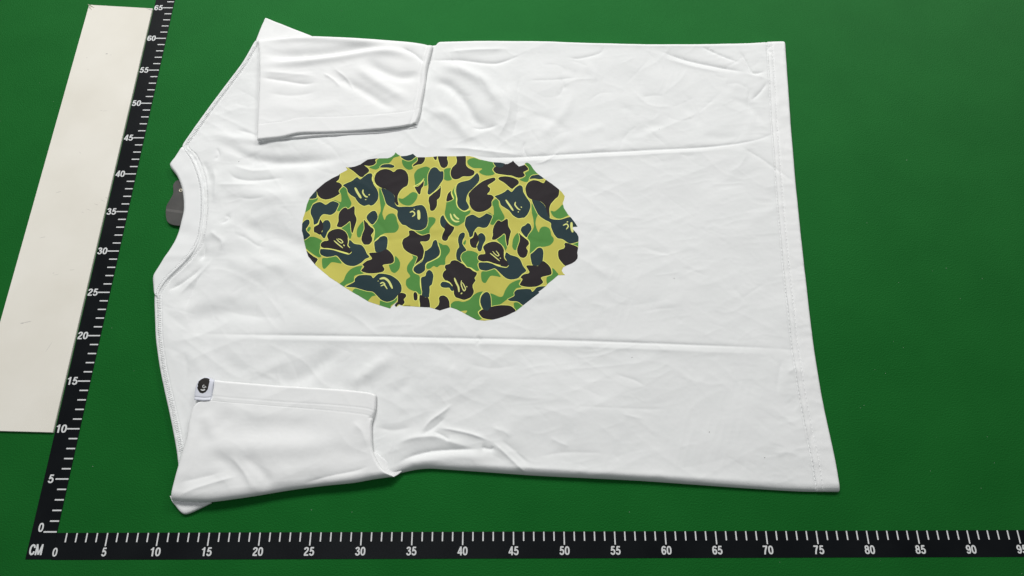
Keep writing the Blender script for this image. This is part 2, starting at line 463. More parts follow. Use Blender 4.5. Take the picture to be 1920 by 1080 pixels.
def wrinkles(x, y):
    h = np.zeros_like(x)
    for q, amp, wid, w2 in WR:
        lo = q.min(0) - 3 * wid; hi = q.max(0) + 3 * wid
        m = (x > lo[0]) & (x < hi[0]) & (y > lo[1]) & (y < hi[1])
        if not m.any(): continue
        X = x[m]; Y = y[m]
        best = np.full(X.shape, 1e9); tb = np.zeros(X.shape)
        n = len(q) - 1
        for i in range(n):
            a = q[i]; d = q[i + 1] - a; L2 = d @ d + 1e-12
            t = np.clip(((X - a[0]) * d[0] + (Y - a[1]) * d[1]) / L2, 0, 1)
            dd = (X - a[0] - t * d[0]) ** 2 + (Y - a[1] - t * d[1]) ** 2
            u = dd < best
            best[u] = dd[u]; tb[u] = ((i + t) / n)[u]
        tap = np.clip(np.minimum(tb, 1 - tb) / .28, 0, 1); tap = tap * tap * (3 - 2 * tap)
        if wid <= .5:                      # crisp crease: pinched crest, wider flanks
            prof = np.exp(-1.25 * (np.sqrt(best / wid ** 2 + .03) - .173))
            prof = np.clip((prof - .03) / .97, 0, 1)
        else:
            prof = np.exp(-best / wid ** 2)
        h[m] += amp * (.04 + .96 * tap) * prof
    return h

def crumple(x, y):
    h = .13 * vnoise(x / 11, y / 8, 1) + .105 * vnoise(x / 5.2, y / 3.4, 2)
    a, b = rot(x, y, 24); a = a + 1.2 * vnoise(x / 6, y / 6, 8)
    h -= .060 * np.abs(vnoise(a / 6.0, b / 2.2, 3))
    a, b = rot(x, y, -33); b = b + 1.0 * vnoise(x / 5, y / 5, 9)
    h -= .050 * np.abs(vnoise(a / 4.5, b / 1.7, 4))
    h *= 1 - .40 * np.clip((x - 38) / 14, 0, 1)
    msk = np.clip(vnoise(x / 9, y / 9, 12) * .8 + .55, 0, 1)
    a, b = rot(x, y, 8); b = b + .8 * vnoise(x / 3, y / 3, 10)
    h -= .024 * msk * np.abs(vnoise(a / 3.2, b / .8, 5))
    a, b = rot(x, y, 70)
    h -= .018 * (1 - msk) * np.abs(vnoise(a / 2.6, b / .75, 6))
    h -= .010 * np.abs(vnoise(x / .95 + vnoise(x / 2, y / 2, 14), y / .62, 13)) * np.clip(vnoise(x / 4, y / 4, 15) + .45, 0, 1)
    h += .0035 * vnoise(x / .34, y / .26, 16)
    return h

BASE = .80
# print area lies a little flatter than the rest
PC = unpx([(825, 445)], .9)[0]
def front_h(x, y):
    k = np.clip(((x - PC[0]) / 22) ** 2 + ((y - PC[1]) / 13) ** 2, 0, 1)
    return BASE + wrinkles(x, y) + crumple(x, y) * (.65 + .35 * k)

def drape_px(pts, dz=0.0):
    """pixel -> point on the shirt front"""
    z = np.full(len(pts), BASE)
    for _ in range(3):
        q = unpx(pts, z); z = front_h(q[:, 0], q[:, 1]) + dz
    return np.c_[q, z]

# ------------------------------------------------------------------ cloth sheets
def coons(top, bot, lef, rig, nu, nv):
    """boundary polylines in cm (top/bot left to right, lef/rig top to bottom)"""
    T, B, L, R = spline(top, nu), spline(bot, nu), spline(lef, nv), spline(rig, nv)
    u = np.linspace(0, 1, nu)[None, :, None]; v = np.linspace(0, 1, nv)[:, None, None]
    P = (1-v)*T[None] + v*B[None] + (1-u)*L[:, None] + u*R[:, None]
    P -= (1-u)*(1-v)*T[0] + u*(1-v)*T[-1] + (1-u)*v*B[0] + u*v*B[-1]
    return P[..., 0], P[..., 1]

def roll(d, r):
    t = np.clip(d / r, 0, 1)
    return np.sqrt(np.clip(1 - (1 - t) ** 2, 0, 1))

def edge_d(X, Y):
    """approximate distance in cm of each grid vertex to the four borders"""
    su = np.r_['1', np.zeros((X.shape[0], 1)), np.cumsum(np.hypot(np.diff(X, axis=1), np.diff(Y, axis=1)), 1)]
    sv = np.r_['0', np.zeros((1, X.shape[1])), np.cumsum(np.hypot(np.diff(X, axis=0), np.diff(Y, axis=0)), 0)]
    return sv, sv[-1:] - sv, su, su[:, -1:] - su       # top, bottom, left, right

def sheet(name, X, Y, Z, mat, parent, drop):
    """grid plus a turned-down rim of height drop (array along the border or number)"""
    nv, nu = X.shape
    v = np.stack([X.ravel(), Y.ravel(), Z.ravel()], 1)
    idx = np.arange(nu * nv).reshape(nv, nu)
    f = np.stack([idx[1:, :-1], idx[1:, 1:], idx[:-1, 1:], idx[:-1, :-1]], -1).reshape(-1, 4)
    ring = np.r_[idx[0, :-1], idx[:-1, -1], idx[-1, :0:-1], idx[:0:-1, 0]]
    c = v[:, :2].mean(0)
    e = v[ring].copy()
    tang = np.roll(e[:, :2], -1, 0) - np.roll(e[:, :2], 1, 0)
    nin = np.stack([tang[:, 1], -tang[:, 0]], 1); nin /= np.linalg.norm(nin, axis=1)[:, None] + 1e-9
    r1 = e.copy(); r1[:, 2] -= drop * .5; r1[:, :2] -= nin * .03
    r2 = e.copy(); r2[:, 2] -= drop; r2[:, :2] += nin * .12
    n = len(ring); o = len(v)
    V = np.vstack([v, r1, r2])
    k = np.arange(n); k2 = (k + 1) % n
    f1 = np.stack([ring[k], ring[k2], o + k2, o + k], 1)
    f2 = np.stack([o + k, o + k2, o + n + k2, o + n + k], 1)
    F = np.vstack([f, f1, f2])
    me = bpy.data.meshes.new(name)
    me.vertices.add(len(V)); me.vertices.foreach_set('co', (V * S).ravel())
    me.loops.add(F.size); me.loops.foreach_set('vertex_index', F.ravel().astype(np.int32))
    me.polygons.add(len(F)); me.polygons.foreach_set('loop_start', np.arange(0, F.size, 4, dtype=np.int32))
    me.update(calc_edges=True); me.validate()
    me.polygons.foreach_set('use_smooth', np.ones(len(me.polygons), bool))
    return link(name, me, mat, parent)

shirt = bpy.data.objects.new('t_shirt', None); COL.objects.link(shirt)
shirt.location = (.45, .30, 0)
tag(shirt, 'white cotton t-shirt with camouflage head print laid flat, sleeves folded in', 't-shirt')
def under(o):
    """parent to the shirt without moving"""
    o.parent = shirt; o.matrix_parent_inverse = Matrix.Translation((-.45, -.30, 0)); return o

# body outline in photo pixels
b_top = [(480, 74), (560, 80), (660, 82), (760, 84), (816, 84), (826, 77), (900, 75), (1000, 76), (1100, 79), (1200, 82), (1300, 82), (1400, 80), (1440, 77), (1472, 76)]
b_rig = [(1472, 76), (1476, 140), (1481, 215), (1487, 290), (1492, 350), (1500, 430), (1510, 520), (1519, 600), (1526, 655), (1537, 725), (1552, 800), (1566, 865), (1576, 922)]
b_bot = [(338, 905), (420, 908), (520, 905), (620, 900), (700, 896), (738, 892), (752, 886), (780, 880), (805, 878), (840, 880), (900, 884), (1000, 891), (1100, 896), (1200, 901), (1300, 908), (1400, 915), (1500, 921), (1576, 922)]
b_lef = [(480, 74), (455, 118), (420, 165), (385, 212), (358, 250), (342, 276), (356, 290), (367, 312), (375, 340), (378, 372), (377, 405), (372, 440), (362, 466), (346, 488), (328, 506), (308, 524), (294, 545), (290, 560),
         (291, 600), (293, 640), (300, 690), (308, 730), (318, 775), (326, 815), (332, 850), (338, 905)]
ZE = .45
E4 = [unpx(c, ZE) for c in (b_top, b_bot, b_lef, b_rig)]
NU, NV = 760, 560
BX, BY = coons(*E4, NU, NV)
dT, dB, dL, dR = edge_d(BX, BY)
H = front_h(BX, BY)
kl = np.clip((dL - .25) / 1.5, 0, 1); kl = kl * kl * (3 - 2 * kl)
H = BASE * (1 - kl) + H * kl
# hem: doubled cloth, with a stitched groove
hemk = 1 / (1 + np.exp((dR - 2.35) / .06))
H += .05 * hemk - .11 * np.exp(-((dR - 2.44) / .14) ** 2) - .07 * np.exp(-((dR - 1.80) / .11) ** 2)
pk = .012 * hemk * vnoise(BY / .55, BX / 3, 21) + .03 * np.exp(-((dR - 2.1) / .5) ** 2) * vnoise(BY / 1.3, BX / 3, 22)
H += pk
# shoulder seam band
sh_k = np.exp(-((dL - .85) / .09) ** 2)
H += -.09 * sh_k - .05 * np.exp(-((dL - .38) / .1) ** 2) + .035 * np.exp(-((dL - .5) / .4) ** 2) * vnoise(BY / .5, BX / .5, 23)
lo = .06
BZ = lo + (H - lo) * roll(dT, .75) * roll(dB, .85)
BZ = lo + (BZ - lo) * (.50 + .50 * roll(dR, .40)) * (.45 + .55 * roll(dL, .45))
under(sheet('body', BX, BY, BZ, M_COT, None, np.float64(.30)))

def grid_at(X, Y, Z, dist, axis_val, n, side):
    """polyline on a grid at a constant distance from one border"""
    out = []
    rows = np.linspace(1, X.shape[0] - 2, n).astype(int) if side in 'LR' else np.linspace(1, X.shape[1] - 2, n).astype(int)
    for r in rows:
        if side in 'LR':
            d, x, y, z = dist[r], X[r], Y[r], Z[r]
        else:
            d, x, y, z = dist[:, r], X[:, r], Y[:, r], Z[:, r]
        o = np.argsort(d)
        out.append([np.interp(axis_val, d[o], k[o]) for k in (x, y, z)])
    return np.array(out)

def stitches(name, path, parent, ln=.26, gap=.20, wd=.065, ht=.06, mat=None, jitter=.15, zig=0.0, cross=0.0):
    """row of small raised thread dashes along a polyline lying on the cloth"""
    s = np.r_[0, np.cumsum(np.linalg.norm(np.diff(path, axis=0), axis=1))]
    V = []; F = []; t = .1; k = 0
    R = random.Random(len(path) * 13 + int(s[-1] * 10))
    while t + ln < s[-1]:
        a = np.array([np.interp(t, s, path[:, i]) for i in range(3)]); b = np.array([np.interp(t + ln, s, path[:, i]) for i in range(3)])
        d = b - a; d /= np.linalg.norm(d); nrm = np.array([-d[1], d[0], 0])
        if cross:
            mm = (a + b) / 2; a = mm - nrm * cross * R.uniform(.4, .55) + d * .03; b = mm + nrm * cross * R.uniform(.4, .55); d, nrm = (b - a) / np.linalg.norm(b - a), d
        off = nrm * (R.uniform(-1, 1) * jitter * wd + (zig if k % 2 else -zig))
        a = a + off; b = b + off * .6
        m = (a + b) / 2
        o = len(V)
        up = np.array([0, 0, ht])
        q4 = (b - a) * .22
        V += [a - d*.01, m - nrm*wd, m + nrm*wd, b + d*.01, a + q4 + up, b - q4 + up]
        F += [(o, o+1, o+4), (o+1, o+5, o+4), (o+1, o+3, o+5), (o+3, o+2, o+5), (o+2, o+4, o+5), (o+2, o, o+4)]
        t += ln + gap * R.uniform(.7, 1.3); k += 1
    ob = mesh(name, np.array(V), F, mat or M_THR, None, smooth=False)
    ob.parent = parent
    if parent is shirt: under(ob)
    return ob

hd = np.linspace(2.36, .02, 40)
hem_cols = np.stack([grid_at(BX, BY, BZ, dR, d_, 420, 'R') for d_ in hd], 1)
HX, HY, HZ = hem_cols[..., 0], hem_cols[..., 1], hem_cols[..., 2] + .022
under(sheet('hem', HX, HY, HZ, M_COT2, None, np.float64(.05)))
st = stitches('hem_stitching', grid_at(BX, BY, BZ, dR, 2.42, 200, 'R'), shirt); tag(st, kind='stuff')
st = stitches('hem_stitching', grid_at(BX, BY, BZ, dR, 1.80, 200, 'R') + (0, 0, .022), shirt); tag(st, kind='stuff')
sp = grid_at(BX, BY, BZ, dL, .85, NV - 2, 'L')
yy = sp[:, 1]
y_hi, y_lo = unpx([(345, 276)], .5)[0][1], unpx([(300, 552)], .5)[0][1]
st = stitches('shoulder_stitching', sp[yy > y_hi], shirt, .17, .12, .05, .045); tag(st, kind='stuff')
st = stitches('shoulder_stitching', sp[yy < y_lo], shirt, .17, .12, .05, .045); tag(st, kind='stuff')
sp2 = grid_at(BX, BY, BZ, dL, .38, NV - 2, 'L')
for q in (sp2[sp2[:, 1] > y_hi], sp2[sp2[:, 1] < y_lo]):
    tag(stitches('shoulder_stitching', q, shirt, .17, .12, .05, .045), kind='stuff')
sp3 = grid_at(BX, BY, BZ, dL, .62, NV - 2, 'L')
for q in (sp3[sp3[:, 1] > y_hi], sp3[sp3[:, 1] < y_lo]):
    tag(stitches('shoulder_stitching', q, shirt, .10, .10, .05, .05, cross=.42), kind='stuff')
# stitching just inside the neck seam
mid = sp[(yy <= y_hi - .3) & (yy >= y_lo + .3)]
tag(stitches('neck_stitching', mid, shirt, .10, .10, .045, .05, cross=.30), kind='stuff')

# ------------------------------------------------------------------ neckband
n_out = [(340, 273), (326, 295), (317, 309), (330, 328), (338, 347), (342, 368), (343, 392), (339, 412), (333, 434), (326, 452), (314, 472), (298, 496), (286, 516), (286, 535), (288, 552)]
n_in = [(345, 277), (359, 292), (370, 314), (378, 342), (381, 372), (380, 405), (375, 440), (366, 464), (350, 486), (331, 505), (312, 523), (298, 544), (294, 560)]
NO, NI = unpx(n_out, .75), unpx(n_in, 1.05)
nx, ny = 36, 260
A, Bc = spline(NO, ny), spline(NI, ny)
uu = np.linspace(0, 1, nx)[None, :]
NX = A[:, :1] * (1 - uu) + Bc[:, :1] * uu; NY = A[:, 1:] * (1 - uu) + Bc[:, 1:] * uu
nT, nB, nL, nR = edge_d(NX, NY)
NZ = .93 + .05 * vnoise(NY / 3.5, NX / 3, 31) + .03 * vnoise(NY / 1.2, NX / 1.2, 32)
NZ += -.10 * np.exp(-((NY - unpx([(335, 435)], 1)[0][1]) / .8) ** 2) * np.exp(-((nL - .8) / .9) ** 2)
NZ += .10 * np.exp(-((NY - unpx([(318, 480)], 1)[0][1]) / .6) ** 2)
NZ += -.045 * np.exp(-((nR - .35) / .08) ** 2)
NZ = .25 + (NZ - .25) * (.25 + .75 * roll(nL, .5)) * (.72 + .28 * roll(nR, .15)) * (.5 + .5 * roll(nT, .5)) * (.5 + .5 * roll(nB, .4))
under(sheet('neckband', NX, NY, NZ, M_RIB, None, np.float64(.16)))
tag(stitches('neck_stitching', grid_at(NX, NY, NZ, nR, .30, 220, 'L'), shirt, .10, .10, .045, .05, cross=.26), kind='stuff')

# ------------------------------------------------------------------ sleeves
def bumps(X, Y, lst, z):
    h = np.zeros_like(X)
    keep = WR[:]; WR.clear()
    for pts, amp, wid in lst: wr(pts, amp, wid, z)
    h = wrinkles(X, Y)
    WR.clear(); WR.extend(keep)
    return h

# far sleeve (folded over at the far side seam)
s_top = [(483, 71), (530, 68), (588, 66), (650, 67), (720, 71), (770, 75), (812, 82)]
s_bot = [(482, 262), (530, 256), (560, 249), (620, 247), (700, 243), (750, 238), (781, 231)]
s_lef = [(483, 71), (486, 100), (487, 140), (485, 190), (483, 230), (482, 262)]
s_rig = [(812, 82), (806, 105), (800, 130), (797, 160), (791, 190), (787, 215), (781, 231)]
ZS = 1.22
UX, UY = coons(*[unpx(c, ZS) for c in (s_top, s_bot, s_lef, s_rig)], 220, 150)
uT, uB, uL, uR = edge_d(UX, UY)
UB = [([(484, 80), (560, 72), (660, 78), (760, 88)], .16, .6),
      ([(484, 100), (540, 105), (610, 102), (680, 92), (740, 88)], -.24, .75),
      ([(484, 122), (560, 118), (640, 107), (700, 97), (750, 100), (790, 120)], .22, .60),
      ([(484, 146), (530, 152), (570, 158), (600, 156)], -.10, .35),
      ([(484, 135), (540, 140), (600, 145)], .08, .5),
      ([(615, 130), (640, 150), (680, 170), (720, 195), (750, 208)], -.15, .6),
      ([(605, 138), (625, 150), (640, 165)], .08, .22),
      ([(625, 128), (650, 148), (665, 172)], .06, .2),
      ([(660, 120), (700, 150), (740, 175), (775, 195)], .16, .7),
      ([(685, 110), (710, 130), (750, 145), (795, 140)], -.20, .7),
      ([(750, 88), (775, 100), (798, 120)], -.13, .28),
      ([(500, 175), (550, 180), (600, 172)], -.06, .5),
      ([(500, 200), (580, 205), (660, 195)], .05, .8)]
USZ = ZS + .10 + 1.0 * bumps(UX, UY, UB, ZS) + .75 * crumple(UX + 40, UY + 20)
hk = 1 / (1 + np.exp((uB - 2.1) / .08))
USZ += .02 * hk - .02 * np.exp(-((uB - 2.15) / .10) ** 2)
USZ += .06 * np.exp(-((uR - .3) / .22) ** 2) - .10 * np.exp(-((uR - .75) / .2) ** 2)
UZ = .35 + (USZ - .35) * (.30 + .70 * roll(uT, .9)) * (.72 + .28 * roll(uR, .28)) * (.86 + .14 * roll(uL, .35)) * (.90 + .10 * roll(uB, .2))
far = under(sheet('sleeve', UX, UY, UZ, M_COT2, None, np.float64(.17)))
def child(o):
    o.parent = far; return o
# lower layer of the far cuff
c_top = [(482, 245), (560, 238), (700, 230), (778, 218)]
c_bot = [(485, 264), (540, 259), (600, 254), (700, 250), (745, 246), (782, 239)]
KX, KY = coons(unpx(c_top, .98), unpx(c_bot, .98), unpx([(482, 245), (485, 264)], .98), unpx([(778, 218), (782, 239)], .98), 120, 20)
kT, kB, kL, kR = edge_d(KX, KY)
KZ = .97 + .03 * vnoise(KX / 2.5, KY, 41) ; KZ *= (.86 + .14 * roll(kB, .15))
cuff = sheet('cuff', KX, KY, KZ, M_COT2, None, np.float64(.16)); cuff.parent = far
tag(stitches('cuff_stitching', grid_at(UX, UY, UZ, uB, 2.15, 200, 'B'), far, .18, .10, .022, .014), kind='stuff')
# the pointed fold that sticks out past the shoulder
PX, PY = coons(unpx([(497, 32), (540, 49), (590, 68)], .5), unpx([(478, 78), (530, 82), (592, 80)], .7), unpx([(497, 32), (488, 52), (478, 78)], .5), unpx([(590, 68), (592, 80)], .6), 60, 40)
pT, pB, pL, pR = edge_d(PX, PY)
PZ = .62 + .05 * vnoise(PX / 2, PY / 2, 43); PZ = .1 + (PZ - .1) * (.5 + .5 * roll(pT, .35)) * (.5 + .5 * roll(pL, .3)) 
pt = sheet('sleeve_fold', PX, PY, PZ, M_COT2, None, np.float64(.2)); pt.parent = far

# near sleeve (folded over at the near side seam), cuff towards the chest
t_top = [(401, 713), (430, 716), (480, 720), (530, 724), (600, 728), (655, 732), (690, 736), (705, 741)]
t_bot = [(320, 938), (350, 941), (392, 941), (440, 935), (480, 929), (540, 919), (600, 911), (660, 905), (700, 898), (736, 893)]
t_lef = [(401, 713), (399, 732), (394, 749), (372, 754), (362, 765), (355, 790), (350, 822), (342, 850), (334, 880), (326, 910), (320, 938)]
t_rig = [(705, 741), (704, 765), (701, 780), (697, 795), (697, 820), (699, 842), (706, 862), (718, 880), (736, 893)]
ZN = 1.25
EN = [unpx(t_top, 1.2), unpx(t_bot, .9), unpx(t_lef, np.linspace(1.2, .9, len(t_lef))), unpx(t_rig, np.linspace(1.2, .9, len(t_rig)))]
LX, LY = coons(*EN, 240, 170)
lT, lB, lL, lR = edge_d(LX, LY)
LB = [([(380, 770), (395, 800), (400, 830)], .10, .7),
      ([(440, 765), (415, 795), (392, 818), (370, 835)], -.09, .75),
      ([(440, 800), (480, 802), (540, 800), (600, 796)], -.07, 1.0),
      ([(360, 840), (420, 838), (500, 838), (580, 835), (660, 825)], .20, 1.1),
      ([(372, 790), (360, 830), (350, 870), (335, 920)], .14, .7),
      ([(390, 850), (430, 870), (470, 912)], -.10, .7),
      ([(430, 850), (458, 885), (476, 922)], .08, .45),
      ([(455, 850), (485, 878), (500, 900), (488, 925)], -.11, .55),
      ([(330, 932), (370, 915), (420, 900), (450, 892)], .10, .35),
      ([(335, 905), (380, 895), (420, 885)], -.08, .4),
      ([(560, 908), (620, 892), (670, 882), (700, 870)], -.10, .35),
      ([(500, 900), (560, 880), (640, 870)], .08, .8),
      ([(610, 835), (650, 850), (690, 848)], -.05, .7),
      ([(425, 775), (450, 770), (520, 778), (600, 782)], .05, .7),
      ([(690, 782), (698, 784), (704, 776)], -.10, .2),
      ([(660, 790), (680, 810), (690, 840)], .10, .5)]
LZ = ZN + .10 + .68 * bumps(LX, LY, LB, ZN) + .75 * crumple(LX + 15, LY + 70)
hk = 1 / (1 + np.exp((lT - 1.9) / .08))
LZ += .02 * hk - .022 * np.exp(-((lT - 1.65) / .09) ** 2) - .018 * np.exp(-((lT - 2.3) / .09) ** 2)
LZ = .3 + (LZ - .3) * (.30 + .70 * roll(lB, 1.0)) * (.88 + .12 * roll(lT, .22)) * (.74 + .26 * roll(lL, .4)) * (.74 + .26 * roll(lR, .3))
near = under(sheet('sleeve', LX, LY, LZ, M_COT2, None, np.float64(.2)))
for dd in (1.65, 2.3):
    q = grid_at(LX, LY, LZ, lT, dd, 220, 'T')
    tag(stitches('cuff_stitching', q[18:-8], near, .18, .12, .022, .012), kind='stuff')
# underside corner poking out below
QX, QY = coons(unpx([(318, 930), (350, 935), (396, 936)], .7), unpx([(324, 945), (345, 964), (394, 943)], .45), unpx([(318, 930), (324, 945)], .55), unpx([(396, 936), (394, 943)], .55), 60, 30)
qT, qB, qL, qR = edge_d(QX, QY)
QZ = .50 - .25 * (1 - roll(qB, .5)) + .02 * vnoise(QX / 1.5, QY / 1.5, 44)
qt = sheet('sleeve_fold', QX, QY, QZ, M_COT2, None, np.float64(.2)); qt.parent = near
# underarm corner of the near sleeve, tucked flap by the side seam
FX, FY = coons(unpx([(699, 846), (720, 862), (752, 884)], 1.0), unpx([(708, 872), (722, 888), (738, 894)], .7), unpx([(699, 846), (702, 860), (708, 872)], 1.0), unpx([(752, 884), (746, 889), (738, 894)], .7), 50, 30)
fT, fB, fL, fR = edge_d(FX, FY)
FZ = 1.0 - .5 * np.clip(fL / 3.2, 0, 1) + .03 * vnoise(FX / 1.2, FY / 1.2, 45)
ft = sheet('sleeve_fold', FX, FY, FZ, M_COT2, None, np.float64(.3)); ft.parent = near

# ------------------------------------------------------------------ camouflage print
TILE = {'T1': (560, 280, 10.8), 'T2': (690, 280, 10.8), 'T3': (820, 280, 10.8), 'T4': (950, 290, 10.8), 'T5': (560, 370, 10.8), 'T6': (690, 370, 10.8), 'T7': (820, 370, 10.8),
        'T8': (950, 380, 10.8), 'B1': (560, 460, 10.8), 'B2': (690, 460, 10.8), 'B3': (820, 460, 10.8), 'B4': (950, 460, 10.8), 'C2': (690, 510, 10.8), 'C3': (820, 510, 10.8),
        'Z1': (540, 270, 6.353), 'Z2': (820, 270, 6.353), 'Z3': (540, 430, 6.353), 'Z4': (820, 440, 6.353), 'LB': (340, 690, 13.5)}
def pts(s):
    out = []; t = None
    for w_ in s.split():
        if w_ in TILE: t = TILE[w_]; continue
        a, b = w_.split(','); out.append((t[0] + float(a) / t[2], t[1] + float(b) / t[2]))
    return np.array(out)

OUTLINE = pts("Z1 165,1040 168,960 180,880 205,810 225,720 258,640 300,590 345,540 440,460 530,405 610,368 T1 825,500 990,415 955,358 1000,368 1130,350 1250,305 1320,255 1400,205 1512,190 "
 "T2 130,185 230,183 400,180 470,155 530,110 557,62 600,100 670,140 780,130 860,108 910,88 960,135 1000,160 1150,160 1320,150 1400,140 T3 0,140 190,140 390,140 560,135 650,135 740,155 860,205 1000,235 1130,262 1280,268 1360,285 1370,300 1430,295 "
 "T4 30,185 130,120 140,135 165,165 210,205 250,240 300,225 360,205 375,170 410,160 450,175 490,210 540,290 600,360 660,410 750,475 820,525 930,600 1045,690 1120,760 1175,840 1165,900 1135,980 "
 "T8 1160,110 1240,235 1310,310 1380,400 1435,485 1350,490 1330,515 1370,570 1420,620 1455,690 1455,780 1450,900 B4 1430,150 1440,205 1435,260 1390,320 1320,365 1205,410 1140,450 1115,510 1140,560 1185,600 1040,605 930,700 840,770 790,830 700,900 640,940 660,950 "
 "Z4 1205,700 1030,835 935,910 820,965 720,998 660,1012 560,1025 470,1015 400,980 300,925 230,890 155,865 30,903 C2 1350,745 1240,715 1060,708 900,695 715,690 680,675 640,665 570,712 538,668 592,605 520,655 475,700 450,740 300,695 100,630 0,595 "
 "Z3 950,855 780,755 660,680 580,625 500,575 400,490 330,430 240,320 215,240 190,130 170,30")

